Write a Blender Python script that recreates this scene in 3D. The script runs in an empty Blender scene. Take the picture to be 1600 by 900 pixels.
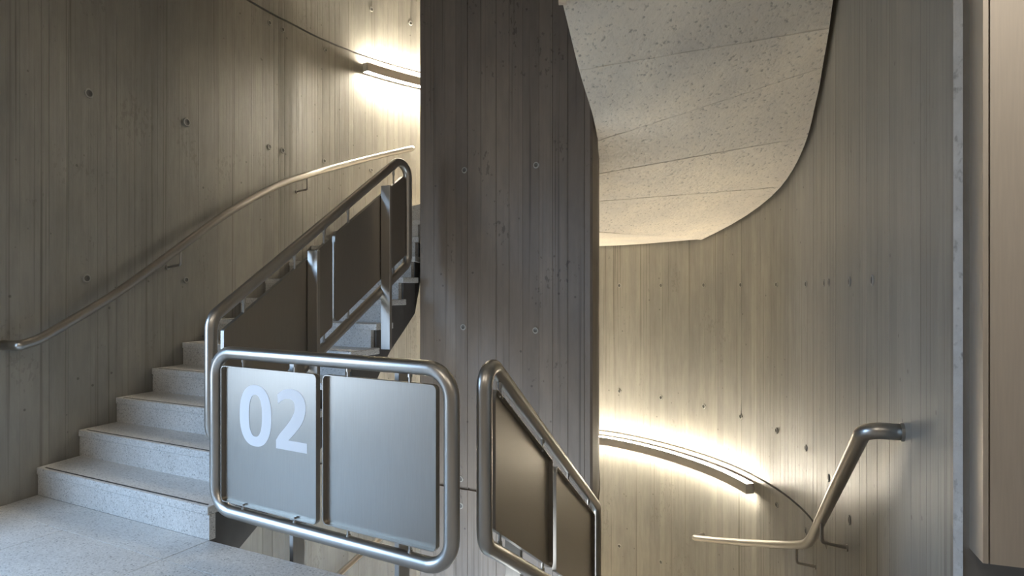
import bpy, bmesh, math, random
from mathutils import Vector
random.seed(7)
S = bpy.context.scene
COL = S.collection

# ------------------------------------------------------------------ camera, sky, light, exposure
cam_d = bpy.data.cameras.new('camera'); cam_d.lens = 22.5; cam_d.sensor_width = 36.0; cam_d.clip_start = 0.05
cam = bpy.data.objects.new('camera', cam_d); COL.objects.link(cam)
cam.location = (0, 0, 1.25); cam.rotation_euler = (math.pi / 2, 0, 0)
S.camera = cam
S.view_settings.view_transform = 'Standard'; S.view_settings.look = 'None'
S.view_settings.gamma = 1.0; S.view_settings.use_curve_mapping = False
S.view_settings.exposure = 0.0
SKY_COLOR, SKY_STRENGTH = (0.40, 0.64, 1.0, 1), 16.0
LAMP_COLOR, LAMP_STRENGTH = (1.0, 0.90, 0.73, 1), 95.0
w = bpy.data.worlds.new('overcast_sky'); S.world = w; w.use_nodes = True
wt = w.node_tree; tc = wt.nodes.new('ShaderNodeTexCoord'); sx = wt.nodes.new('ShaderNodeSeparateXYZ'); cr = wt.nodes.new('ShaderNodeValToRGB')
wt.links.new(tc.outputs['Generated'], sx.inputs[0])          # even overcast sky above the horizon, grey paving below it
ma = wt.nodes.new('ShaderNodeMath'); ma.operation = 'MULTIPLY_ADD'; ma.inputs[1].default_value = 0.5; ma.inputs[2].default_value = 0.5
wt.links.new(sx.outputs[2], ma.inputs[0]); wt.links.new(ma.outputs[0], cr.inputs[0])
cr.color_ramp.elements[0].position = 0.485; cr.color_ramp.elements[0].color = (0.24, 0.26, 0.28, 1)
cr.color_ramp.elements[1].position = 0.515; cr.color_ramp.elements[1].color = SKY_COLOR
wt.links.new(cr.outputs[0], wt.nodes['Background'].inputs[0])
w.node_tree.nodes['Background'].inputs[1].default_value = SKY_STRENGTH
# daylight enters by the tall lobby window to the left of the viewer; the portal only guides the sampling of that sky
pl = bpy.data.lights.new('window_portal', 'AREA'); pl.shape = 'RECTANGLE'; pl.size = 1.25; pl.size_y = 1.9
pl.cycles.is_portal = True
po = bpy.data.objects.new('window_portal', pl); COL.objects.link(po)
po.location = (-3.36, 2.2, 1.25); po.rotation_euler = (math.radians(90), 0, math.radians(-90))

# two warm fill lights added below the lobby ceiling, unseen behind the viewer
for x, y in ((-1.6, -0.9), (1.0, -1.6)):
    ld = bpy.data.lights.new('lobby_fill', 'AREA'); ld.shape = 'RECTANGLE'; ld.size = 1.6; ld.size_y = 0.9; ld.energy = 34; ld.color = (1.0, 0.90, 0.78)
    lo = bpy.data.objects.new('lobby_fill', ld); COL.objects.link(lo); lo.location = (x, y, 3.84)

# ------------------------------------------------------------------ materials
def mat(name):
    m = bpy.data.materials.new(name); m.use_nodes = True
    nt = m.node_tree
    return m, nt, nt.nodes['Principled BSDF']
def N(nt, t, **kw):
    n = nt.nodes.new(t)
    for k, v in kw.items():
        if k.startswith('i_'): n.inputs[k[2:].replace('_', ' ')].default_value = v
        else: setattr(n, k, v)
    return n
def ramp(nt, fac, stops):
    r = nt.nodes.new('ShaderNodeValToRGB')
    e = r.color_ramp.elements
    e[0].position, e[0].color = stops[0][0], (*stops[0][1], 1)
    e[1].position, e[1].color = stops[-1][0], (*stops[-1][1], 1)
    for p, c in stops[1:-1]:
        x = e.new(p); x.color = (*c, 1)
    nt.links.new(fac, r.inputs[0]); return r.outputs[0]
def mult(nt, a, b, f=1.0):
    m = nt.nodes.new('ShaderNodeMix'); m.data_type = 'RGBA'; m.blend_type = 'MULTIPLY'
    m.inputs[0].default_value = f
    nt.links.new(a, m.inputs[6]); nt.links.new(b, m.inputs[7]); return m.outputs[2]

def concrete(name, base, rough=0.5, streak=(0.66, 1.08), pit=0.3, bump=0.25, zs=0.16):
    """board-marked concrete: colour by board (the 'tone' attribute), streaks along the boards, pores"""
    m, nt, p = mat(name); L = nt.links.new
    g = N(nt, 'ShaderNodeNewGeometry')
    mp = N(nt, 'ShaderNodeMapping'); mp.inputs['Scale'].default_value = (9, 9, zs * 9); L(g.outputs['Position'], mp.inputs[0])
    n1 = N(nt, 'ShaderNodeTexNoise', i_Scale=2.2, i_Detail=8.0, i_Roughness=0.65); L(mp.outputs[0], n1.inputs['Vector'])
    mp2 = N(nt, 'ShaderNodeMapping'); mp2.inputs['Scale'].default_value = (1, 1, 0.6); L(g.outputs['Position'], mp2.inputs[0])
    n2 = N(nt, 'ShaderNodeTexNoise', i_Scale=1.6, i_Detail=5.0, i_Roughness=0.6); L(mp2.outputs[0], n2.inputs['Vector'])
    at = N(nt, 'ShaderNodeAttribute', attribute_name='tone')
    b = [c for c in base]
    c1 = ramp(nt, n1.outputs[0], [(0.25, tuple(c * streak[0] * 1.25 for c in b)), (0.75, tuple(c * streak[1] for c in b))])
    c2 = ramp(nt, n2.outputs[0], [(0.3, (0.80, 0.80, 0.81)), (0.7, (1.08, 1.06, 1.02))])
    c = mult(nt, c1, c2)
    c = mult(nt, c, ramp(nt, at.outputs['Fac'], [(0.0, (0.87, 0.87, 0.87)), (1.0, (1.06, 1.055, 1.04))]))
    # pores and small dark blotches
    n3 = N(nt, 'ShaderNodeTexNoise', i_Scale=38.0, i_Detail=3.0); L(mp2.outputs[0], n3.inputs['Vector'])
    n4 = N(nt, 'ShaderNodeTexNoise', i_Scale=3.1, i_Detail=2.0); L(mp2.outputs[0], n4.inputs['Vector'])
    s = N(nt, 'ShaderNodeMath', operation='MULTIPLY'); L(n3.outputs[0], s.inputs[0]); L(n4.outputs[0], s.inputs[1])
    c = mult(nt, c, ramp(nt, s.outputs[0], [(0.385, (1, 1, 1)), (0.43, (0.5, 0.49, 0.48))]), pit)
    L(c, p.inputs['Base Color'])
    rr = N(nt, 'ShaderNodeMapRange'); rr.inputs['To Min'].default_value = rough - 0.1; rr.inputs['To Max'].default_value = rough + 0.15
    L(n2.outputs[0], rr.inputs[0]); L(rr.outputs[0], p.inputs['Roughness'])
    p.inputs['Specular IOR Level'].default_value = 0.5
    mp3 = N(nt, 'ShaderNodeMapping'); mp3.inputs['Scale'].default_value = (42, 42, 0.30 if zs < 1 else 30); L(g.outputs['Position'], mp3.inputs[0])
    n5 = N(nt, 'ShaderNodeTexNoise', i_Scale=1.0, i_Detail=3.0); L(mp3.outputs[0], n5.inputs['Vector'])
    c = mult(nt, c, ramp(nt, n5.outputs[0], [(0.28, (0.58, 0.57, 0.55)), (0.41, (1, 1, 1))]))
    L(c, p.inputs['Base Color'])
    vo = N(nt, 'ShaderNodeTexVoronoi', i_Scale=7.0); L(g.outputs['Position'], vo.inputs['Vector'])
    c = mult(nt, c, ramp(nt, vo.outputs['Distance'], [(0.045, (0.42, 0.41, 0.40)), (0.075, (1, 1, 1))]), 0.8)
    L(c, p.inputs['Base Color'])
    hs = N(nt, 'ShaderNodeMath', operation='ADD'); L(n1.outputs[0], hs.inputs[0]); L(n5.outputs[0], hs.inputs[1])
    bp = N(nt, 'ShaderNodeBump', i_Strength=bump, i_Distance=0.006); L(hs.outputs[0], bp.inputs['Height']); L(bp.outputs[0], p.inputs['Normal'])
    return m
def terrazzo(name):
    m, nt, p = mat(name); L = nt.links.new
    g = N(nt, 'ShaderNodeNewGeometry')
    v = N(nt, 'ShaderNodeTexVoronoi', i_Scale=160.0); L(g.outputs['Position'], v.inputs['Vector'])
    sp = N(nt, 'ShaderNodeSeparateColor'); L(v.outputs['Color'], sp.inputs[0])
    c = ramp(nt, sp.outputs[0], [(0.0, (0.32, 0.305, 0.28)), (0.06, (0.54, 0.52, 0.48)), (0.3, (0.66, 0.64, 0.60)), (0.8, (0.71, 0.69, 0.65)), (1.0, (0.80, 0.78, 0.74))])
    n = N(nt, 'ShaderNodeTexNoise', i_Scale=2.5, i_Detail=3.0); L(g.outputs['Position'], n.inputs['Vector'])
    c = mult(nt, c, ramp(nt, n.outputs[0], [(0.3, (0.88, 0.88, 0.88)), (0.7, (1.03, 1.03, 1.03))]))
    L(c, p.inputs['Base Color']); p.inputs['Roughness'].default_value = 0.42
    return m
def metal(name, col, rough, brush=0.0):
    m, nt, p = mat(name); L = nt.links.new
    p.inputs['Metallic'].default_value = 1.0
    g = N(nt, 'ShaderNodeNewGeometry')
    mp = N(nt, 'ShaderNodeMapping'); mp.inputs['Scale'].default_value = (60, 60, 3); L(g.outputs['Position'], mp.inputs[0])
    n = N(nt, 'ShaderNodeTexNoise', i_Scale=3.0, i_Detail=4.0); L(mp.outputs[0], n.inputs['Vector'])
    L(ramp(nt, n.outputs[0], [(0.3, tuple(c * 0.94 for c in col)), (0.7, col)]), p.inputs['Base Color'])
    rr = N(nt, 'ShaderNodeMapRange'); rr.inputs['To Min'].default_value = rough - 0.04; rr.inputs['To Max'].default_value = rough + 0.06
    L(n.outputs[0], rr.inputs[0]); L(rr.outputs[0], p.inputs['Roughness'])
    return m
def plain(name, col, rough=0.6, noise=0.08):
    m, nt, p = mat(name)
    g = N(nt, 'ShaderNodeNewGeometry')
    n = N(nt, 'ShaderNodeTexNoise', i_Scale=14.0, i_Detail=4.0); nt.links.new(g.outputs['Position'], n.inputs['Vector'])
    nt.links.new(ramp(nt, n.outputs[0], [(0.3, tuple(c * (1 - noise) for c in col)), (0.7, tuple(c * (1 + noise) for c in col))]), p.inputs['Base Color'])
    p.inputs['Roughness'].default_value = rough
    return m
CONC = concrete('board_marked_concrete', (0.35, 0.337, 0.302), 0.42)
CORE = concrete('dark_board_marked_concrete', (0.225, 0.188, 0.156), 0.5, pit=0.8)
SOFF = concrete('troweled_concrete', (0.93, 0.86, 0.75), 0.36, streak=(0.78, 1.05), pit=0.12, bump=0.9, zs=1.0)
EDGE = concrete('worn_concrete_edge', (0.62, 0.62, 0.61), 0.6, bump=0.6, zs=1.0)
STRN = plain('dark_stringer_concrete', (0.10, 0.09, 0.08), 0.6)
TERR = terrazzo('terrazzo')
TUBE = metal('satin_steel', (0.52, 0.495, 0.455), 0.32)
SHEET = metal('anodised_sheet', (0.43, 0.40, 0.355), 0.38)
BOXM = metal('brushed_cover', (0.84, 0.77, 0.68), 0.45)
WHITE = plain('white_print', (0.90, 0.90, 0.90), 0.5, 0.01)
DARK = plain('black_strip', (0.035, 0.033, 0.03), 0.7)
PLUG = plain('grey_plug', (0.12, 0.115, 0.105), 0.7)
RING = plain('plug_ring', (0.38, 0.365, 0.33), 0.6)
LACQ = plain('lamp_lacquer', (0.6, 0.56, 0.5), 0.45, 0.02)
GREY = plain('dark_grey', (0.20, 0.19, 0.175), 0.6)
LOBBY = plain('lobby_plaster', (0.68, 0.65, 0.60), 0.7)
def glow(k):
    m, nt, p = mat('lamp_diffuser')
    p.inputs['Base Color'].default_value = (0.8, 0.8, 0.78, 1)
    p.inputs['Emission Color'].default_value = LAMP_COLOR
    p.inputs['Emission Strength'].default_value = LAMP_STRENGTH * k
    return m
GLOW = glow(1.0); GLOW_DOWN = glow(0.55); GLOW_UPPER = glow(2.0)
def glass():
    m = bpy.data.materials.new('window_glass'); m.use_nodes = True; nt = m.node_tree; nt.nodes.clear()
    o = nt.nodes.new('ShaderNodeOutputMaterial'); a = nt.nodes.new('ShaderNodeBsdfTransparent'); b = nt.nodes.new('ShaderNodeBsdfGlossy')
    b.inputs['Roughness'].default_value = 0.02
    mx = nt.nodes.new('ShaderNodeMixShader'); mx.inputs[0].default_value = 0.06
    nt.links.new(a.outputs[0], mx.inputs[1]); nt.links.new(b.outputs[0], mx.inputs[2]); nt.links.new(mx.outputs[0], o.inputs[0])
    return m
GLASS = glass()

# ------------------------------------------------------------------ helpers
def wloc(o):
    v = Vector((0, 0, 0))
    while o: v += o.location; o = o.parent
    return v
def link(name, verts, faces, m, parent=None, smooth=False, tones=None, label=None, kind=None):
    """one mesh object; vertices come in world metres"""
    off = wloc(parent) if parent else Vector((0, 0, 0))
    me = bpy.data.meshes.new(name)
    me.from_pydata([tuple(Vector(v) - off) for v in verts], [], faces)
    bm = bmesh.new(); bm.from_mesh(me); bmesh.ops.recalc_face_normals(bm, faces=bm.faces); bm.to_mesh(me); bm.free()
    if smooth is True:
        for p in me.polygons: p.use_smooth = True
    if tones is not None:
        a = me.attributes.new('tone', 'FLOAT', 'FACE')
        for i, t in enumerate(tones): a.data[i].value = t
    else:
        a = me.attributes.new('tone', 'FLOAT', 'FACE')
        for d in a.data: d.value = 0.6
    me.materials.append(m)
    o = bpy.data.objects.new(name, me); COL.objects.link(o)
    if parent: o.parent = parent
    if label: o['label'] = label
    if kind: o['kind'] = kind
    if smooth == 'auto':
        for p in me.polygons: p.use_smooth = True
        me.set_sharp_from_angle(angle=math.radians(35))
    return o
def thing(name, label, cat, loc, group=None):
    o = bpy.data.objects.new(name, None); COL.objects.link(o); o.location = loc; o.empty_display_size = 0.1
    o['label'] = label; o['category'] = cat
    if group: o['group'] = group
    return o
def prism(poly, z0, z1):
    """closed prism over a plan polygon; z0/z1 numbers or per-vertex lists"""
    n = len(poly)
    a = z0 if isinstance(z0, (list, tuple)) else [z0] * n
    b = z1 if isinstance(z1, (list, tuple)) else [z1] * n
    v = [(p[0], p[1], a[i]) for i, p in enumerate(poly)] + [(p[0], p[1], b[i]) for i, p in enumerate(poly)]
    f = [tuple(range(n - 1, -1, -1)), tuple(range(n, 2 * n))] + [(i, (i + 1) % n, n + (i + 1) % n, n + i) for i in range(n)]
    return v, f
def catmull(pts, n=10):
    P = [Vector(p) for p in pts]; out = []
    P = [2 * P[0] - P[1]] + P + [2 * P[-1] - P[-2]]
    for i in range(1, len(P) - 2):
        for k in range(n):
            t = k / n; a, b, c, d = P[i - 1:i + 3]
            out.append(0.5 * ((2 * b) + (c - a) * t + (2 * a - 5 * b + 4 * c - d) * t * t + (3 * b - a - 3 * c + d) * t ** 3))
    out.append(P[-2]); return out
class Curve2:
    def __init__(s, pts):
        s.p = [Vector((p[0], p[1])) for p in pts]; s.l = [0.0]
        for a, b in zip(s.p, s.p[1:]): s.l.append(s.l[-1] + (b - a).length)
        s.len = s.l[-1]
    def at(s, t):
        t = max(0.0, min(s.len, t)); i = 0
        while i < len(s.l) - 2 and s.l[i + 1] < t: i += 1
        return s.p[i].lerp(s.p[i + 1], (t - s.l[i]) / max(1e-9, s.l[i + 1] - s.l[i]))
    def normal(s, t):           # to the right of the direction of travel = into the shaft
        d = (s.at(t + 0.06) - s.at(t - 0.06)).normalized(); return Vector((d.y, -d.x))
    def near(s, q):
        q = Vector((q[0], q[1])); best = None
        for i, (a, b) in enumerate(zip(s.p, s.p[1:])):
            d = b - a; u = max(0, min(1, (q - a).dot(d) / d.length_squared)); c = a + d * u; e = (q - c).length
            if best is None or e < best[0]: best = (e, s.l[i] + d.length * u)
        return best[1]
    def off(s, t, o): return s.at(t) + s.normal(t) * o
def fillet(pts, r, n=8, closed=False):
    """round the corners of a 3D polyline"""
    P = [Vector(p) for p in pts]; out = []; m = len(P)
    for i in range(m):
        if not closed and i in (0, m - 1): out.append(P[i]); continue
        a, b, c = P[i - 1], P[i], P[(i + 1) % m]
        rr = r[i] if isinstance(r, (list, tuple)) else r
        u = (a - b); v = (c - b); lu, lv = u.length, v.length; u.normalize(); v.normalize()
        ang = u.angle(v)
        if ang > 3.1 or rr <= 0: out.append(b); continue
        d = min(rr / math.tan(ang / 2), lu * 0.48, lv * 0.48); R = d * math.tan(ang / 2)
        cen = b + (u + v).normalized() * (R / math.sin(ang / 2)); s0 = b + u * d - cen; s1 = b + v * d - cen
        th = s0.angle(s1)
        for k in range(n + 1):
            t = k / n
            out.append(cen + (s0 * math.sin((1 - t) * th) + s1 * math.sin(t * th)) / math.sin(th))
    return out
def tube(path, r, seg=16, closed=False, caps=True):
    P = [Vector(p) for p in path]; n = len(P); V = []; F = []
    def tan(i):
        if closed: return (P[(i + 1) % n] - P[i - 1]).normalized()
        return (P[min(n - 1, i + 1)] - P[max(0, i - 1)]).normalized()
    t = tan(0); ref = Vector((0, 0, 1)) if abs(t.z) < 0.9 else Vector((1, 0, 0))
    x = (ref - t * ref.dot(t)).normalized(); frames = []
    for i in range(n):
        t = tan(i); x = (x - t * x.dot(t)).normalized(); frames.append((x.copy(), t.cross(x)))
    tw = 0.0
    if closed:
        t = tan(0); xe = (x - t * x.dot(t)).normalized(); x0, y0 = frames[0]
        tw = -math.atan2(xe.dot(y0), xe.dot(x0))
    for i in range(n):
        a, b = frames[i]; k0 = tw * i / n
        for k in range(seg):
            th = 2 * math.pi * k / seg + k0
            V.append(P[i] + a * math.cos(th) * r + b * math.sin(th) * r)
    for i in range(n if closed else n - 1):
        j = (i + 1) % n
        for k in range(seg):
            F.append((i * seg + k, i * seg + (k + 1) % seg, j * seg + (k + 1) % seg, j * seg + k))
    if not closed and caps:
        F.append(tuple(range(seg))); F.append(tuple((n - 1) * seg + k for k in range(seg)))
    return V, F
def sweep_section(cv, s0, s1, step, sec):
    """closed section [(offset from wall, z)] swept along a plan curve"""
    n = max(2, int((s1 - s0) / step)); V = []; F = []; m = len(sec)
    for i in range(n + 1):
        s = s0 + (s1 - s0) * i / n
        for o, z in sec:
            q = cv.off(s, o); V.append((q.x, q.y, z))
    for i in range(n):
        for k in range(m):
            F.append((i * m + k, i * m + (k + 1) % m, (i + 1) * m + (k + 1) % m, (i + 1) * m + k))
    F.append(tuple(range(m))); F.append(tuple(n * m + k for k in range(m)))
    return V, F

# ------------------------------------------------------------------ the shaft: plan curve of its outer wall
WALL_PTS = [(-3.16, 2.90), (-3.05, 3.27), (-2.933, 3.666), (-2.872, 3.87), (-2.79, 4.20), (-2.52, 4.93),
            (-2.205, 5.80), (-2.09, 6.05), (-1.90, 6.45), (-1.53, 6.96), (-1.05, 7.42), (-0.5, 7.78), (0.05, 8.00), (0.55, 8.05), (0.98, 7.96),
            (1.304, 7.764), (1.703, 7.31), (2.027, 6.757), (2.226, 6.219), (2.32, 5.605), (2.30, 5.0), (2.19, 4.52), (2.088, 4.209), (1.82, 3.444), (1.246, 1.807)]
OW = Curve2(catmull(WALL_PTS, 8))
S_J1 = OW.near((-2.16, 5.92)); S_J2 = OW.near((2.125, 4.32)); S_LAND = OW.near((-2.872, 3.87))
ZB, ZT = -4.4, 7.4
JOINTS = (-0.51, 3.75)

def board_wall(name, cv, s0, s1, wid, m, joints=JOINTS, z0=ZB, z1=ZT, relief=0.0012, gap=0.0016, depth=0.0020, thick=0.24):
    V = []; F = []; T = []
    cols = []; s = s0
    while s < s1 - 1e-4:
        b = wid(s) * random.uniform(0.75, 1.3); e = min(s1, s + b)
        if s1 - e < 0.03: e = s1
        cols.append((s, e, random.uniform(0, relief), random.random())); s = e
    rows = [(z0, 0)]
    for j in joints: rows += [(j - 0.010, 0), (j - 0.010, 1), (j + 0.010, 1), (j + 0.010, 0)]
    rows.append((z1, 0))
    R = len(rows); prof = []
    for (a, b, o, t) in cols:
        d = depth * random.choice((0.0, 0.05, 0.1, 0.2, 0.3, 1.0)); g = gap * random.uniform(0.3, 1.2)
        n = max(1, int((b - a) / 0.12))
        prof.append((a, -d, t))
        for k in range(n + 1): prof.append((a + g + (b - a - 2 * g) * k / n, o, t))
    prof[0] = (s0, -0.007, 0.3); prof.append((s1, -0.007, 0.5))
    for (s, o, t) in prof:
        q = cv.at(s); nn = cv.normal(s)
        for z, rec in rows:
            p = q + nn * (-0.03 if rec else o); V.append((p.x, p.y, z))
    for i in range(len(prof) - 1):
        for r in range(R - 1):
            F.append((i * R + r, (i + 1) * R + r, (i + 1) * R + r + 1, i * R + r + 1)); T.append(prof[i + 1][2] if (r % 4) != 2 else 0.0)
    # outer skin so the wall has its thickness
    base = len(V); n = 24
    for i in range(n + 1):
        q = cv.off(s0 + (s1 - s0) * i / n, -thick); V += [(q.x, q.y, z0), (q.x, q.y, z1)]
    for i in range(n):
        F.append((base + 2 * i, base + 2 * i + 1, base + 2 * i + 3, base + 2 * i + 2)); T.append(0.5)
    return link(name, V, F, m, kind='structure', tones=T)
wl = board_wall('wall_left', OW, 0.0, S_J1, lambda s: 0.17, CONC)
wb = board_wall('wall_back', OW, S_J1, S_J2, lambda s: 0.075, CONC)
wr = board_wall('wall_right', OW, S_J2, OW.len, lambda s: 0.10, CONC, joints=(3.75,))

# free end of the right wall: worn chamfer, then the end face
E0 = Vector((1.246, 1.807)); EU = Vector((0.944, -0.33)); EN = Vector((-0.33, -0.944))
c0 = E0; c1 = E0 + EU * 0.018 + EN * 0.018; c2 = E0 + EU * 0.52; c3 = c2 - EN * 0.3; c4 = E0 - EN * 0.03 + EU * 0.02
v, f = prism([c0, c1, c1 - EN * 0.1, c0 - EN * 0.04 + EU * 0.004], ZB, ZT); link('trim_1', v, f, EDGE, kind='structure')
v, f = prism([c1 + EU * 0.001 - EN * 0.002, c2, c3, c1 - EN * 0.3 + EU * 0.1], ZB, ZT); link('wall_end', v, f, GREY, kind='structure')  # end face in one even grey-brown, darker than the shaft walls

# tie holes of the formwork: a raised rim round a sunk plug
def ring_mesh():
    V = []; F = []; n = 14
    for (r, h) in ((0.027, 0.0), (0.024, 0.0055), (0.018, 0.0055), (0.015, 0.001)):
        for k in range(n): V.append((r * math.cos(2 * math.pi * k / n), r * math.sin(2 * math.pi * k / n), h))
    for j in range(3):
        for k in range(n): F.append((j * n + k, j * n + (k + 1) % n, (j + 1) * n + (k + 1) % n, (j + 1) * n + k))
    return V, F
def disc_mesh():
    n = 14; return [(0.0175 * math.cos(2 * math.pi * k / n), 0.0175 * math.sin(2 * math.pi * k / n), 0.0045) for k in range(n)] + [(0, 0, 0.001)], [(k, (k + 1) % n, n) for k in range(n)]
_me = {}
def tie_hole(p, n, wall, sc=1.0, light=False):
    key = light
    if key not in _me:
        V, F = ring_mesh(); D, G = disc_mesh(); b = len(V)
        me = bpy.data.meshes.new('tie_hole'); me.from_pydata(V + D, [], F + [tuple(b + i for i in q) for q in G])
        me.materials.append(RING); me.materials.append(PLUG)
        for i, q in enumerate(me.polygons): q.material_index = 1 if i >= len(F) else 0
        _me[key] = me
    o = bpy.data.objects.new('tie_hole', _me[key]); COL.objects.link(o); o.parent = wall
    o.location = Vector(p) - wloc(wall); o.rotation_euler = Vector(n).to_track_quat('Z', 'Y').to_euler(); o.scale = (sc, sc, 1)
    return o
def wall_hole(x, y, z, sc=1.0):
    s = OW.near((x, y)); q = OW.off(s, 0.003); n = OW.normal(s)
    tie_hole((q.x, q.y, z), (n.x, n.y, 0), wl if s < S_J1 else (wb if s < S_J2 else wr), sc)
HOLES = [(-2.786, 4.211, 2.53, 1.25), (-2.515, 4.943, 2.53, 1.3), (-2.203, 5.804, 2.53, 1), (-2.138, 5.958, 2.53, 1), (-1.897, 6.455, 2.53, 0.9), (-1.531, 6.959, 2.53, 0.9),
         (-2.791, 4.196, 1.313, 1.1), (-2.517, 4.939, 1.313, 0.9), (-2.203, 5.804, 3.655, 0.9), (-2.138, 5.958, 3.655, 0.9), (-1.889, 6.468, 3.655, 0.9), (-1.531, 6.959, 4.28, 1), (-1.163, 7.326, 4.28, 1)]
for x, y, z, sc in HOLES: wall_hole(x, y, z, sc)
for x, y in ((1.304, 7.764), (1.703, 7.31), (2.027, 6.757), (2.226, 6.219), (2.32, 5.605), (2.30, 5.0)):
    for z in (1.28, 0.0, -1.88): wall_hole(x, y, z)
for x, y in ((2.32, 5.605), (2.30, 5.0)): wall_hole(x, y, -0.65)
for x, y in ((2.165, 4.43), (2.088, 4.209), (1.82, 3.444), (1.60, 2.87)): wall_hole(x, y, 1.285)
for x, y in ((2.088, 4.209), (1.82, 3.444)): wall_hole(x, y, 0.0)

# ------------------------------------------------------------------ core wall between the flights (board-marked, rounded behind)
CORE_PTS = [(-0.725, 5.0), (0.545, 4.36), (0.605, 4.52), (0.675, 4.95), (0.728, 5.5), (0.70, 5.95), (0.5, 6.35), (0.05, 6.6), (-0.4, 6.5), (-0.68, 6.1), (-0.755, 5.6)]
CF = Curve2([CORE_PTS[0], CORE_PTS[1]])
def core():
    a, b = Vector(CORE_PTS[0]), Vector(CORE_PTS[1]); u = (b - a).normalized(); n = Vector((u.y, -u.x))
    V = []; F = []; T = []; J = -0.257
    rows = [(ZB, 0), (J - 0.011, 0), (J - 0.011, 1), (J + 0.011, 1), (J + 0.011, 0), (ZT, 0)]; R = len(rows)
    prof = [(a + u * 0.012 - n * 0.012 - u * 0.012, 0.4)]; s = 0.012; L = (b - a).length
    while s < L - 0.02:
        e = min(L - 0.012, s + 0.112 * random.uniform(0.85, 1.15))
        if L - e < 0.04: e = L - 0.012
        o = random.uniform(0, 0.003); t = random.random(); d = random.choice((0.001, 0.003, 0.004))
        prof += [(a + u * s - n * d, t), (a + u * (s + 0.002) + n * o, t), (a + u * (e - 0.002) + n * o, t)]; s = e
    prof.append((b - n * 0.012, 0.5))
    side = Curve2(catmull([CORE_PTS[i] for i in range(2, 11)], 5))
    for i in range(0, 60): prof.append((side.at(side.len * i / 59), 0.4 + 0.3 * random.random()))
    m = len(prof)
    for p, t in prof:
        for z, rec in rows:
            q = p - n * 0.02 if rec else p; V.append((q.x, q.y, z))
    for i in range(m):
        j = (i + 1) % m
        for r in range(R - 1): F.append((i * R + r, j * R + r, j * R + r + 1, i * R + r + 1)); T.append(prof[j][1] if r != 2 else 0)
    F.append(tuple(i * R + R - 1 for i in range(m))); T.append(0.5)
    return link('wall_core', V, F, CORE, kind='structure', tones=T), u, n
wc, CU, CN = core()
for px, dy in ((726, 184), (838, 192), (724, -61), (837, -66), (720, -298), (720, -340)):
    r = (px - 800) / 1000; k = (CORE_PTS[0][1] + 0.5039 * CORE_PTS[0][0]); d = k / (1 + 0.5039 * r)
    q = Vector((r * d, d)) + CN * 0.002; tie_hole((q.x, q.y, 1.25 + dy / 1000 * d), (CN.x, CN.y, 0), wc, 0.9)

# ------------------------------------------------------------------ lobby shell behind the viewer
v, f = prism([(-3.8, -4.8), (3.0, -4.8), (3.0, 1.1), (1.2, 1.6), (-0.3, 2.0), (-3.6, 2.0)], 3.9, 4.1); link('ceiling', v, f, LOBBY, kind='structure')
v, f = prism([(-4.0, -4.8), (3.2, -4.8), (3.2, 8.6), (-4.0, 8.6)], ZT, ZT + 0.2); link('ceiling_shaft', v, f, LOBBY, kind='structure')
v, f = prism([(-4.0, 1.5), (3.2, 1.5), (3.2, 8.6), (-4.0, 8.6)], ZB - 0.2, ZB); link('floor_shaft', v, f, SOFF, kind='structure')
v, f = prism([(2.6, -4.5), (2.85, -4.5), (2.85, 1.2), (2.6, 1.2)], ZB, ZT); link('wall_lobby', v, f, LOBBY, kind='structure')
v, f = prism([(1.72, 1.60), (2.85, 1.2), (2.85, 1.45), (1.72, 1.85)], ZB, ZT); link('wall_return', v, f, LOBBY, kind='structure')
v, f = prism([(-3.75, -4.75), (2.85, -4.75), (2.85, -4.5), (-3.75, -4.5)], -0.3, ZT); link('wall_front', v, f, LOBBY, kind='structure')
y0, y1, z0, z1 = 1.58, 2.80, 0.30, 2.2
V = []; F = []
for (a, b, c, d) in ((-4.75, y0, -0.3, ZT), (y1, 2.94, ZB, ZT), (y0, y1, -0.3, z0), (y0, y1, z1, ZT)):
    vv, ff = prism([(-3.65, a), (-3.40, a), (-3.40, b), (-3.65, b)], c, d); F += [tuple(i + len(V) for i in q) for q in ff]; V += vv
vv, ff = prism([(-3.42, 2.80), (-3.17, 2.895), (-3.22, 3.0), (-3.42, 2.96)], ZB, ZT); F += [tuple(i + len(V) for i in q) for q in ff]; V += vv
link('wall_lobby_window', V, F, LOBBY, kind='structure')
win = bpy.data.objects.new('window_1', None); COL.objects.link(win); win.location = (-3.5, 2.2, z0); win['kind'] = 'structure'
for (a, b, c, d) in ((y0, y0 + 0.06, z0, z1), (y1 - 0.06, y1, z0, z1),  (y0, y1, z0, z0 + 0.06), (y0, y1, z1 - 0.06, z1)):
    vv, ff = prism([(-3.53, a), (-3.45, a), (-3.45, b), (-3.53, b)], c, d); link('window_bar', vv, ff, BOXM, win)
vv, ff = prism([(-3.50, y0), (-3.49, y0), (-3.49, y1), (-3.50, y1)], z0, z1); link('window_pane', vv, ff, GLASS, win)

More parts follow.
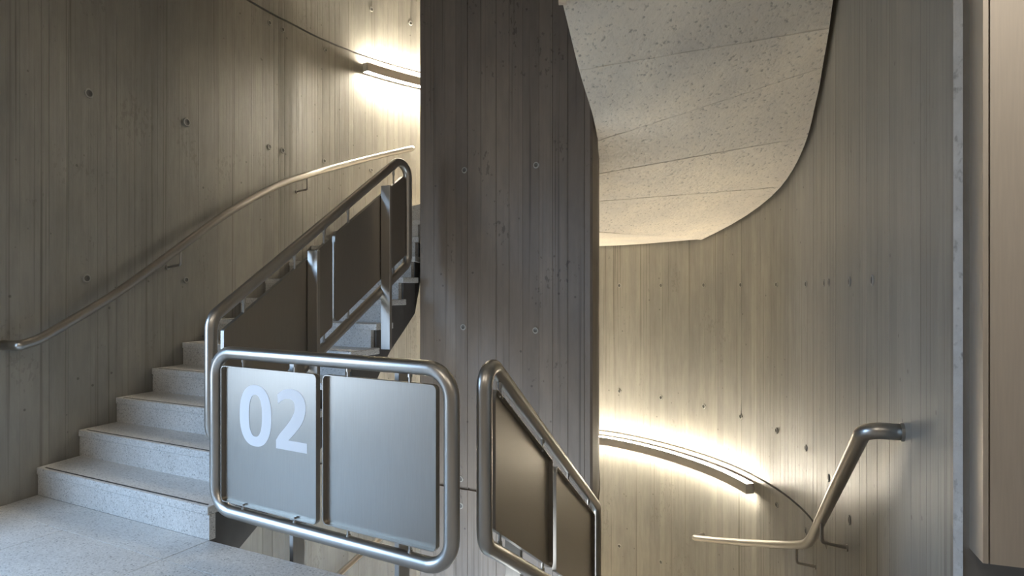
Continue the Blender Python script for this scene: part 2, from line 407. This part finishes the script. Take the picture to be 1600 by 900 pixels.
# ------------------------------------------------------------------ landing floor with terrazzo tiles
O1 = Vector((-2.872, 3.87)); I1 = Vector((-1.499, 3.169)); RU = (I1 - O1).normalized(); RV = Vector((RU.y, -RU.x))
EE = Vector((-0.10, 2.475)); D0 = Vector((1.29, 1.935))
FLOOR = [O1, I1, EE, D0, Vector((1.246, 1.807)), Vector((1.72, 1.64)), Vector((2.6, 1.2)), Vector((2.6, -4.5)), Vector((-3.40, -4.5)), Vector((-3.40, 2.75)), Vector((-3.16, 2.90)), Vector((-3.05, 3.27)), Vector((-2.933, 3.666))]
v, f = prism(FLOOR, -0.30, -0.022); flo = link('floor', v, f, STRN, kind='structure')
def inset(poly, d):
    n = len(poly); A = sum(poly[i][0] * poly[(i + 1) % n][1] - poly[(i + 1) % n][0] * poly[i][1] for i in range(n)); sg = 1 if A > 0 else -1
    out = []
    for i in range(n):
        a, b, c = Vector(poly[i - 1]), Vector(poly[i]), Vector(poly[(i + 1) % n])
        t = ((b - a).normalized() + (c - b).normalized()).normalized(); nn = Vector((-t.y, t.x)) * sg
        out.append(tuple(b + nn * d))
    return out
def clip(poly, p, n):
    out = []
    for i in range(len(poly)):
        a, b = poly[i], poly[(i + 1) % len(poly)]; da, db = (a - p).dot(n), (b - p).dot(n)
        if da >= 0: out.append(a)
        if (da >= 0) != (db >= 0): out.append(a + (b - a) * (da / (da - db)))
    return out
def perp(a, b):                       # inside is to the right of a -> b
    d = (b - a).normalized(); return Vector((d.y, -d.x))
def tile(poly):
    if len(poly) < 3: return
    A = abs(sum(poly[i].x * poly[(i + 1) % len(poly)].y - poly[(i + 1) % len(poly)].x * poly[i].y for i in range(len(poly)))) / 2
    if A < 0.004: return
    c = sum(poly, Vector((0, 0))) / len(poly)
    P = [Vector(q) for q in inset([(p.x, p.y) for p in poly], 0.0024)]; Q = [Vector(q) for q in inset([(p.x, p.y) for p in poly], 0.0030)]
    n = len(P); V = [(p.x, p.y, -0.022) for p in P] + [(p.x, p.y, -0.002) for p in P] + [(p.x, p.y, 0.0) for p in Q]
    F = [tuple(range(n))] + [(i, (i + 1) % n, n + (i + 1) % n, n + i) for i in range(n)] + [(n + i, n + (i + 1) % n, 2 * n + (i + 1) % n, 2 * n + i) for i in range(n)] + [tuple(2 * n + i for i in range(n))]
    link('tile', V, F, TERR, flo)
B = 0.25
lim = [(O1, perp(FLOOR[-1], O1)), (FLOOR[-1], perp(FLOOR[-2], FLOOR[-1])), (FLOOR[-2], perp(FLOOR[-3], FLOOR[-2])), (FLOOR[-4], Vector((1, 0)))]
lim = [(p + n * 0.004, n) for p, n in lim]
B1 = I1 + RV * B; EV = perp(I1, EE); B2 = EE + EV * B
EN2 = perp(EE, D0)
for k in range(-1, 2):                 # border strip at the foot of the first step
    a, b = I1 - RU * (1.54 * (k + 1)), I1 - RU * (1.54 * k)
    if k >= 0:
        q = [a, b, b + RV * B, a + RV * B]
        a2, b2 = I1 - RU * (1.54 * k + 1.54), I1 - RU * (1.54 * k)
        q = [a2, b2, b2 + RV * B, a2 + RV * B]
        for p, n in lim: q = clip(q, p, n)
        tile(q)
tile([I1, EE - (EE - I1) * 0.5, EE - (EE - I1) * 0.5 + EV * B, B1]); tile([EE - (EE - I1) * 0.5, EE, B2, EE - (EE - I1) * 0.5 + EV * B])
for i in range(-3, 5):
    for j in range(0, 4):
        o = B1 + RU * (0.79 * i) + RV * (0.79 * j)
        q = [o, o + RU * 0.79, o + RU * 0.79 + RV * 0.79, o + RV * 0.79]
        for p, n in lim: q = clip(q, p, n)
        q = clip(q, B1, EV) if i >= 0 and len(q) > 2 else q
        if len(q) > 2 and i >= 2: q = clip(q, EE + EN2 * 0.30, EN2)
        if len(q) > 2: q = clip(q, Vector((1.2, 1.7)), Vector((-1, 0)))
        if len(q) > 2: tile(q)
v, f = prism([EE + (D0 - EE) * 0.01, D0, D0 + EN2 * 0.297, EE + EN2 * 0.297], -0.022, 0.0); link('tile', v, f, TERR, flo)

# ------------------------------------------------------------------ stairs
RISE = 0.1665
ID = Vector((0.403, 0.915))
INNER = [I1 + ID * (0.279 * k) for k in range(6)] + [Vector((-0.875, 4.62)), Vector((-0.81, 4.79)), Vector((-0.748, 4.98)), Vector((-0.752, 5.2)), Vector((-0.765, 5.42)), Vector((-0.775, 5.66)), Vector((-0.77, 5.9))]
OUTER = [O1, Vector((-2.815, 4.15)), Vector((-2.70, 4.39)), Vector((-2.62, 4.66)), Vector((-2.53, 4.91))]
s5 = OW.near(OUTER[4]); OUTER = [OW.off(OW.near(o), 0.006) for o in OUTER] + [OW.off(s5 + 0.30 * k, 0.006) for k in range(1, 9)]
def step_parts(par, k, A, Bo, A2, Bo2, ztop, first=False):
    """tread slab > riser slab, anti-slip strip. A/A2 inner ends (this and next riser line), Bo/Bo2 outer ends"""
    du = (A - Bo).normalized(); fwd = Vector((-du.y, du.x))
    if fwd.dot(A2 - A) < 0: fwd = -fwd
    lip = fwd * -0.008
    v, f = prism([Bo + lip, A + lip, A2 + fwd * 0.03, Bo2 + fwd * 0.03], ztop - 0.042, ztop)
    t = link('tread', v, f, TERR, par)
    bv = t.modifiers.new('edge', 'BEVEL'); bv.width = 0.003; bv.segments = 1
    sh = 0.0 if first else 0.055
    v, f = prism([Bo, A - du * sh, A - du * sh + fwd * 0.035, Bo + fwd * 0.035], ztop - RISE - (0.0 if first else 0.0), ztop - 0.042)
    link('riser', v, f, TERR, t)
    a, b = Bo + du * 0.05 + fwd * 0.012, A - du * 0.03 + fwd * 0.012
    v, f = prism([a, b, b + fwd * 0.011, a + fwd * 0.011], ztop - 0.004, ztop + 0.0012); link('nosing_strip', v, f, DARK, t)
def flight_body(name, par, I, O, zt, zb, m, inset=0.085):
    """carrying slab: saw-tooth top under the treads, sloping underside"""
    V = []; F = []; n = len(I)
    for side in (0, 1):
        for k in range(n):
            p = I[k] if side == 0 else O[k]
            if side == 0: p = p + (O[k] - I[k]).normalized() * inset
            if k < n - 1: p = p + ((I[k + 1] + O[k + 1]) - (I[k] + O[k])).normalized() * 0.034
            V += [(p.x, p.y, zb[k]), (p.x, p.y, max(zt[k - 1] if k else zb[k] + 0.02, zb[k] + 0.02)), (p.x, p.y, zt[k])]
    h = 3 * n
    for k in range(n - 1):
        a, b = 3 * k, 3 * (k + 1)
        F += [(a, b, h + b, h + a), (a + 2, b + 1, h + b + 1, h + a + 2), (a + 1, a + 2, h + a + 2, h + a + 1)]
        F += [(a, a + 1, a + 2, b + 1, b), (h + a, h + b, h + b + 1, h + a + 2, h + a + 1)]
    F += [(0, 1, h + 1, h)]; e = 3 * (n - 1); F += [(e, e + 1, h + e + 1, h + e)]
    return link(name, V, F, m, par)
up = thing('staircase', 'pale terrazzo stairs climbing beside the left wall from the landing, dark underside', 'stairs', (-2.2, 3.6, 0))
for k in range(1, 13):
    step_parts(up, k, INNER[k - 1], OUTER[k - 1], INNER[k], OUTER[k], RISE * k, k == 1)
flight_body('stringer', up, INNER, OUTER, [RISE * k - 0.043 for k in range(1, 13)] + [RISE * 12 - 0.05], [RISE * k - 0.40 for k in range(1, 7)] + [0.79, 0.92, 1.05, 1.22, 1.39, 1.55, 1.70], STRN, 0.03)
# half landing behind the core
hl = [INNER[12], OUTER[12]] + [OW.off(OUTERS, 0.03) for OUTERS in [OW.near(OUTER[12]) + 0.35 * i for i in range(1, 11)]] + [OW.off(OW.near((2.03, 6.76)), 0.03), Vector((0.785, 5.9)), Vector((0.72, 6.0)), Vector((0.5, 6.37)), Vector((0.05, 6.62)), Vector((-0.4, 6.52)), Vector((-0.68, 6.12))]
v, f = prism(hl, 1.765, 2.0); link('floor_landing', v, f, SOFF, kind='structure')

# flight coming down overhead on the right: only its underside shows
RUL = [((0.785, 5.90, 1.77), (2.03, 6.76)), ((0.715, 5.40, 1.98), (2.30, 5.46)), ((0.668, 4.90, 2.125), (2.27, 4.85)), ((0.618, 4.60, 2.275), (2.20, 4.50)),
       ((0.545, 4.30, 2.40), (2.09, 4.22)), ((0.42, 4.00, 2.61), (2.0, 3.96)), ((0.281, 3.605, 2.87), (1.944, 3.80)), ((-0.02, 2.75, 3.40), (1.60, 2.82)), ((-0.247, 2.09, 3.81), (1.36, 2.14))]
ZO = [1.757, 2.11, 2.395, 2.60, 2.745, 2.86, 2.965, 3.56, 3.98]
ov = thing('staircase', 'concrete flight of stairs seen from below, curving overhead beside the right wall', 'stairs', (1.2, 4.5, 1.8))
GAP = 0.035
in3 = [Vector(a) for a, b in RUL]; ou3 = []
for (a, b), z in zip(RUL, ZO):
    q = OW.off(OW.near(b), GAP); ou3.append(Vector((q.x, q.y, z)))
def resample(P, n=6): return catmull(P, n)
RUL_B = RUL
inS, ouS = catmull(in3, 6), catmull(ou3, 6)
for i, q in enumerate(ouS):            # keep the outer edge a constant gap off the wall
    e = OW.off(OW.near((q.x, q.y)), GAP); ouS[i] = Vector((e.x, e.y, q.z))
V = []; F = []; n = len(inS); M = 8
for i in range(n):
    for k in range(M + 1): V.append(inS[i].lerp(ouS[i], k / M))
base = len(V)
for i in range(n): V += [inS[i] + Vector((0, 0, 0.36)), ouS[i] + Vector((0, 0, 0.36))]
for i in range(n - 1):
    for k in range(M): F.append((i * (M + 1) + k, (i + 1) * (M + 1) + k, (i + 1) * (M + 1) + k + 1, i * (M + 1) + k + 1))
    F.append((base + 2 * i, base + 2 * i + 1, base + 2 * i + 3, base + 2 * i + 2))
    F.append((i * (M + 1), (i + 1) * (M + 1), base + 2 * i + 2, base + 2 * i)); F.append((i * (M + 1) + M, (i + 1) * (M + 1) + M, base + 2 * i + 3, base + 2 * i + 1))
link('soffit', V, F, SOFF, ov, smooth='auto')
for i, i2 in ((6, 6), (12, 12), (19, 23), (30, 30)):           # fins of cement left at the joints of the formwork
    def on(t):
        x = i + (i2 - i) * t; a = int(min(len(inS) - 2, x)); u = x - a
        return inS[a].lerp(inS[a + 1], u).lerp(ouS[a].lerp(ouS[a + 1], u), t)
    pts = [on(t / 20) + Vector((0, random.uniform(-0.004, 0.004), -0.001 + random.uniform(0, 0.0012))) for t in range(21)]
    v, f = tube(pts, 0.003, 6); link('joint_ridge', v, f, SOFF, ov)
d = Vector((0.944, -0.33)); q0 = Vector((0.262, 3.60)); 
v, f = prism([q0, q0 + Vector((0.044, -0.004)), q0 + Vector((0.04, -0.03)), q0 + Vector((-0.003, -0.03))], 2.84, 3.9); link('post', v, f, BOXM, ov)

# flight going down on the right (below the picture's lower edge)
IN2 = Curve2([EE, (0.54, 4.17), (0.655, 4.6), (0.70, 5.0), (0.755, 5.5), (0.745, 5.95)])
sA, sB = OW.near(D0), OW.near((1.95, 6.9))
dn = thing('staircase', 'terrazzo stairs going down behind the sloping right balustrade', 'stairs', (0.6, 2.2, -0.3))
I2 = [IN2.at(IN2.len * k / 12) for k in range(13)]; O2 = [OW.off(sA + (sB - sA) * k / 12, 0.006) for k in range(13)]
for k in range(12):
    v, f = prism([O2[k], I2[k], I2[k + 1], O2[k + 1]], -RISE * (k + 1) - 0.042, -RISE * (k + 1)); t = link('tread', v, f, TERR, dn)
    u = (I2[k + 1] - I2[k]).normalized() * 0.03
    v, f = prism([O2[k], I2[k], I2[k] + u, O2[k] + u], -RISE * (k + 1), -RISE * k - (0.022 if k == 0 else 0.042)); link('riser', v, f, TERR, t)
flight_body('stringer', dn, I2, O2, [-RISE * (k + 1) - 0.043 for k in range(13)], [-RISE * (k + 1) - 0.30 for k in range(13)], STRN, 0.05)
v, f = prism(hl, -2.72, -2.46); link('floor_landing', v, f, SOFF, kind='structure')

# ------------------------------------------------------------------ balustrades
class Plane:
    def __init__(s, A, Bp, toward):    # toward: a plan point on the open side of the panels
        s.A = Vector(A); s.u = (Vector(Bp) - s.A).normalized(); s.n = Vector((-s.u.y, s.u.x))
        if (Vector(toward) - s.A).dot(s.n) < 0: s.n = -s.n
    def p(s, a, z, w=0.0):
        q = s.A + s.u * a + s.n * w; return Vector((q.x, q.y, z))
def round_poly(poly, r, n=5):
    return [(p.x, p.y) for p in fillet([(x, y, 0) for x, y in poly], r, n, closed=True)]
def tray(P, poly, par, depth=0.024, w0=-0.012):
    """folded sheet panel: flat back and a thin upstand round its edge on the open side"""
    o = round_poly(poly, 0.022); i = inset(o, 0.004); n = len(o)
    V = [P.p(x, z, w0) for x, z in o] + [P.p(x, z, w0 + depth) for x, z in o] + [P.p(x, z, w0 + depth) for x, z in i] + [P.p(x, z, w0 + 0.003) for x, z in i]
    F = [tuple(range(n)), tuple(3 * n + k for k in range(n))]
    for a in range(3):
        for k in range(n): F.append((a * n + k, a * n + (k + 1) % n, (a + 1) * n + (k + 1) % n, (a + 1) * n + k))
    return link('panel', V, F, SHEET, par, smooth='auto')
def spacer(P, a, z0, z1, par, w=0.0):
    V, F = tube([P.p(a, z0, w), P.p(a, z1, w)], 0.0065, 10)
    b = len(V); V2, F2 = tube([P.p(a, z1 - (z1 - z0) * 0.45, w), P.p(a, z1, w)], 0.010, 10)
    link('spacer', V + V2, F + [tuple(b + k for k in q) for q in F2], TUBE, par, smooth='auto')
def flat_post(P, a, t, w0, w1, z0, z1, par):
    V = [P.p(x, z, w) for z in (z0, z1) for x, w in ((a, w0), (a + t, w0), (a + t, w1), (a, w1))]
    F = [(0, 1, 2, 3), (4, 5, 6, 7)] + [(k, (k + 1) % 4, 4 + (k + 1) % 4, 4 + k) for k in range(4)]
    o = link('post', V, F, TUBE, par); b = o.modifiers.new('edge', 'BEVEL'); b.width = 0.002; b.segments = 1
    return o
def stub(P, a, z, w0, w1, par):
    V, F = tube([P.p(a, z, w0), P.p(a, z, w1)], 0.009, 10); link('bracket', V, F, TUBE, par, smooth='auto')
def lin(a, b): return lambda s: a + b * s

# balustrade on the landing edge, numbered
P1 = Plane((-1.454, 3.147), (-0.23, 2.444), (0, 0))
b1 = thing('balustrade', 'rounded steel tube balustrade on the landing edge with white 02 on its left panel', 'railing', (-0.84, 2.80, 0))
v, f = tube(fillet([P1.p(0, 0.938), P1.p(1.412, 0.938), P1.p(1.412, 0.17), P1.p(0, 0.17)], 0.115, 10, True), 0.031, 20, True); link('tube_frame', v, f, TUBE, b1, True)
pa = tray(P1, [(0.050, 0.873), (0.698, 0.873), (0.698, 0.215), (0.050, 0.215)], b1)
pb = tray(P1, [(0.737, 0.875), (1.345, 0.875), (1.345, 0.228), (0.737, 0.228)], b1)
for a in (0.205, 0.555, 0.878, 1.21): spacer(P1, a, 0.872, 0.915, b1); spacer(P1, a, 0.225, 0.193, b1)
for a in (0.408, 1.048): 
    flat_post(P1, a, 0.026, -0.095, -0.165, -0.20, 0.90, b1)
    stub(P1, a + 0.013, 0.80, -0.012, -0.10, b1); stub(P1, a + 0.013, 0.30, -0.012, -0.10, b1)
def glyph(outer, inner, par):
    w0, w1 = -0.0092, -0.0078
    V = []; F = []
    n = len(outer); V = [P1.p(x, z, w1) for x, z in outer]
    if inner:
        V += [P1.p(x, z, w1) for x, z in inner]
        F = [(k, (k + 1) % n, n + (k + 1) % n, n + k) for k in range(n)]
        V += [P1.p(x, z, w0) for x, z in outer]; F += [(k, (k + 1) % n, 2 * n + (k + 1) % n, 2 * n + k) for k in range(n)]
    else:
        V += [P1.p(x, z, w0) for x, z in outer]; F = [tuple(range(n)), tuple(n + k for k in range(n))] + [(k, (k + 1) % n, n + (k + 1) % n, n + k) for k in range(n)]
    link('numeral', V, F, WHITE, par, label='white printed numeral')
def superel(cx, cz, a, b, e, n=48):
    out = []
    for k in range(n):
        t = 2 * math.pi * k / n; c, s = math.cos(t), math.sin(t)
        out.append((cx + a * math.copysign(abs(c) ** (2 / e), c), cz + b * math.copysign(abs(s) ** (2 / e), s)))
    return out
glyph(superel(0.277, 0.648, 0.112, 0.1445, 2.35), superel(0.278, 0.648, 0.046, 0.0985, 2.35), pa)
def cm2(pts): return [(p.x, p.y) for p in catmull([(x, y, 0) for x, y in pts], 5)]
two = cm2([(0.428, 0.760), (0.468, 0.784), (0.520, 0.793), (0.570, 0.783), (0.603, 0.754), (0.614, 0.715), (0.606, 0.675), (0.585, 0.637), (0.548, 0.598), (0.502, 0.558)]) + [(0.622, 0.558), (0.622, 0.513), (0.42, 0.513)] + \
      cm2([(0.42, 0.551), (0.444, 0.581), (0.477, 0.612), (0.513, 0.649), (0.536, 0.683), (0.543, 0.710), (0.537, 0.733), (0.518, 0.746), (0.492, 0.746), (0.463, 0.737), (0.433, 0.719)])
glyph(two, None, pa)

# balustrade of the rising flight
P2 = Plane((-1.50, 3.19), (-0.765, 4.69), (-3, 5))
b2 = thing('balustrade', 'sloping steel tube balustrade with dark panels and flat posts beside the rising stairs', 'railing', (-1.13, 3.94, 0.5))
T2, B2_ = lin(1.098, 0.69), lin(0.389, 0.622)
v, f = tube(fillet([P2.p(0, T2(0)), P2.p(1.672, T2(1.672) - 0.01), P2.p(1.672, B2_(1.672)), P2.p(0, B2_(0))], [0.10, 0.10, 0.10, 0.10], 10, True), 0.031, 20, True); link('tube_frame', v, f, TUBE, b2, True)
tp, bt = lin(0.992, 0.665), lin(0.475, 0.622)
for a, c in ((0.066, 0.862), (0.884, 1.628)):
    tray(P2, [(a, tp(a)), (c, tp(c)), (c, bt(c)), (a, bt(a))], b2)
for a in (0.20, 0.56, 0.80, 1.02, 1.50): spacer(P2, a, tp(a) - 0.01, T2(a) - 0.02, b2); spacer(P2, a, bt(a) + 0.01, B2_(a) + 0.02, b2)
flat_post(P2, 0.643, 0.026, -0.016, -0.092, 0.25, 1.47, b2); flat_post(P2, 1.335, 0.026, -0.016, -0.092, 0.83, 1.95, b2)

# balustrade of the descending flight
P3 = Plane((-0.106, 2.46), (0.554, 4.2), (2, 2))
b3 = thing('balustrade', 'steel tube balustrade sloping down in front of the core wall, warm lit panels', 'railing', (0.22, 3.33, -0.5))
T3, B3 = lin(0.998, -0.632), lin(0.262, -0.60)
v, f = tube(fillet([P3.p(0, T3(0)), P3.p(1.863, T3(1.863)), P3.p(1.863, B3(1.863)), P3.p(0, B3(0))], [0.075, 0.06, 0.09, 0.10], 10, True), 0.031, 20, True); link('tube_frame', v, f, TUBE, b3, True)
tp, bt = lin(0.915, -0.632), lin(0.342, -0.61)
for a, c in ((0.085, 0.858), (0.915, 1.775)):
    tray(P3, [(a, tp(a)), (c, tp(c)), (c, bt(c)), (a, bt(a))], b3)
for a in (0.16, 0.72, 1.18, 1.64): spacer(P3, a, tp(a) - 0.01, T3(a) - 0.02, b3); spacer(P3, a, bt(a) + 0.01, B3(a) + 0.02, b3)
for a in (0.45, 1.30): flat_post(P3, a, 0.026, -0.016, -0.092, B3(a) - 0.45, T3(a) - 0.1, b3)

# ------------------------------------------------------------------ handrails on the walls
def rail_pts(lst, off): # (plan x, plan y, z): points beside the outer wall, kept at one distance from it
    out = []
    for x, y, z in lst:
        q = OW.off(OW.near((x, y)), off); out.append(Vector((q.x, q.y, z)))
    return out
def wall_end_pt(p):
    q = OW.off(OW.near((p.x, p.y)), 0.004); return Vector((q.x, q.y, p.z))
def wall_bracket(par, p, rod=0.0095):
    s = OW.near((p.x, p.y)); a = OW.off(s, 0.0); n = OW.normal(s)
    path = fillet([p, p - Vector((0, 0, 0.135)), Vector((a.x, a.y, p.z - 0.15))], 0.015, 5)
    v, f = tube(path, rod, 8); b = link('bracket', v, f, TUBE, par, smooth='auto')
    v, f = tube([Vector((a.x, a.y, p.z - 0.15)), Vector((a.x + n.x * 0.009, a.y + n.y * 0.009, p.z - 0.15))], 0.019, 14); link('rosette', v, f, TUBE, b, smooth='auto')
LR = [(-2.804, 3.645, 0.922), (-2.772, 3.748, 0.95), (-2.731, 3.906, 1.025), (-2.64, 4.236, 1.202), (-2.533, 4.526, 1.402), (-2.424, 4.815, 1.612), (-2.286, 5.196, 1.874),
      (-2.1, 5.709, 2.16), (-1.958, 6.027, 2.303), (-1.796, 6.371, 2.445), (-1.495, 6.8, 2.635), (-1.107, 7.202, 2.827)]
OFFR = 0.13
def left_rail(dz, label):
    pts = rail_pts(LR, OFFR); h = thing('handrail', label, 'handrail', (-2.2, 5.2, 1.6 + dz), 'handrails along the left wall')
    pts = catmull(pts, 8)
    path = [wall_end_pt(pts[0])] + pts + [wall_end_pt(pts[-1])]
    path = fillet(path, [0.05 if i in (1, len(path) - 2) else 0.0 for i in range(len(path))], 8)
    path = [p + Vector((0, 0, dz)) for p in path]
    v, f = tube(path, 0.030, 16); link('rail', v, f, TUBE, h, True)
    for x, y in ((-2.36, 4.70), (-1.80, 6.0)):
        q = min(pts, key=lambda p: (p.x - x) ** 2 + (p.y - y) ** 2); wall_bracket(h, q + Vector((0, 0, dz)))
    return h
left_rail(0, 'steel tube handrail climbing the left wall beside the stairs up to the lamp')
left_rail(-4.12, 'pale steel handrail on the wall far below the landing, glimpsed under the 02 balustrade')
hr = thing('handrail', 'short thick steel handrail on the right wall bending down towards the lower lamp', 'handrail', (1.8, 4.2, -0.5))
RR = [(1.31, 2.385, 0.722), (1.80, 3.78, -0.17), (1.91, 4.09, -0.355), (2.02, 4.42, -0.515), (2.124, 4.772, -0.664), (2.192, 5.28, -0.865), (2.179, 5.732, -1.035), (2.074, 6.282, -1.231), (1.906, 6.708, -1.366)]
pts = rail_pts(RR, 0.13)
mid = catmull(pts[1:], 8); path = [wall_end_pt(pts[0]), pts[0]] + mid + [wall_end_pt(pts[-1])]
path = fillet(path, [0.0, 0.075] + [0.0] * (len(mid) - 1) + [0.04, 0.0], 10)
v, f = tube(path, 0.030, 20); link('rail', v, f, TUBE, hr, True)
s = OW.near((pts[0].x, pts[0].y)); q = OW.at(s); n = OW.normal(s)
v, f = tube([Vector((q.x, q.y, pts[0].z)), Vector((q.x + n.x * 0.012, q.y + n.y * 0.012, pts[0].z))], 0.034, 20); link('rosette', v, f, TUBE, hr, smooth='auto')
wall_bracket(hr, pts[1] - (pts[1] - pts[0]) * 0.16); wall_bracket(hr, pts[4])

# ------------------------------------------------------------------ curved wall lamps
def lamp(label, s0, s1, ztop, m_up, m_down):
    q = OW.off((s0 + s1) / 2, 0.07); t = thing('wall_lamp', label, 'lamp', (q.x, q.y, ztop - 0.04))
    o0, o1, h = 0.035, 0.115, 0.094
    v, f = sweep_section(OW, s0, s1, 0.04, [(o1, ztop), (o1, ztop - h), (o1 - 0.004, ztop - h), (o1 - 0.004, ztop)]); link('housing', v, f, LACQ, t, smooth='auto')
    v, f = sweep_section(OW, s0, s1, 0.04, [(o0, ztop), (o0, ztop - h), (o0 + 0.004, ztop - h), (o0 + 0.004, ztop)]); link('back_plate', v, f, LACQ, t, smooth='auto')
    for z, a, b, m in ((ztop - 0.008, o0 + 0.006, o1 - 0.006, m_up), (ztop - h + 0.006, o0 + 0.006, o1 - 0.006, m_down)):
        v, f = sweep_section(OW, s0 + 0.006, s1 - 0.006, 0.04, [(a, z + 0.001), (b, z + 0.001), (b, z - 0.001), (a, z - 0.001)]); link('diffuser', v, f, m, t, smooth='auto')
    for s in (s0, s1 - 0.005):
        v, f = sweep_section(OW, s, s + 0.005, 0.004, [(o0, ztop), (o1, ztop), (o1, ztop - h), (o0, ztop - h)]); link('end_cap', v, f, LACQ, t)
    n = int((s1 - s0) / 1.2) + 1
    for i in range(n):
        s = s0 + 0.25 + (s1 - s0 - 0.5) * i / max(1, n - 1)
        v, f = sweep_section(OW, s - 0.02, s + 0.02, 0.02, [(-0.004, ztop - 0.03), (o0, ztop - 0.03), (o0, ztop - 0.055), (-0.004, ztop - 0.055)]); link('bracket', v, f, LACQ, t)
    return t
lamp('long curved wall lamp glowing up and down low on the right back wall', OW.near((-1.4, 7.1)), OW.near((2.29, 5.95)), -0.565, GLOW, GLOW_DOWN)
lamp('curved wall lamp glowing high on the left wall, cut off by the core wall', OW.near((-1.62, 6.85)), OW.near((1.4, 7.7)), 3.645, GLOW_UPPER, GLOW_UPPER)

# ------------------------------------------------------------------ metal cover on the end of the right wall
bx = thing('metal_cover', 'tall brushed metal cover box standing off the wall end at the right edge', 'cover', (1.45, 1.6, 0.53))
e0 = E0 + EU * 0.034; e1 = E0 + EU * 0.20; H = 0.119; t = 0.012
v, f = prism([e0 - EN * 0.002, e0 + EN * H, e0 + EN * H + EU * t, e0 + EU * t - EN * 0.002], 0.526, 3.86); link('side_panel', v, f, BOXM, bx)
g = 0.004
v, f = prism([e0 + EN * H + EU * (t + g), e1 + EN * H, e1, e0 + EU * (t + g)], 0.526, 3.86); o = link('front_panel', v, f, BOXM, bx)
v, f = prism([e0 + EN * (H - 0.012) + EU * t, e0 + EN * (H - 0.012) + EU * (t + g), e0 + EU * (t + g), e0 + EU * t], 0.53, 3.85); link('joint_strip', v, f, GREY, bx)
v, f = prism([e1 + EN * H + EU * 0.004, e1 + EN * H + EU * 0.30, e1 + EU * 0.30, e1 + EU * 0.004], 0.526, 3.86); link('front_panel', v, f, BOXM, bx)
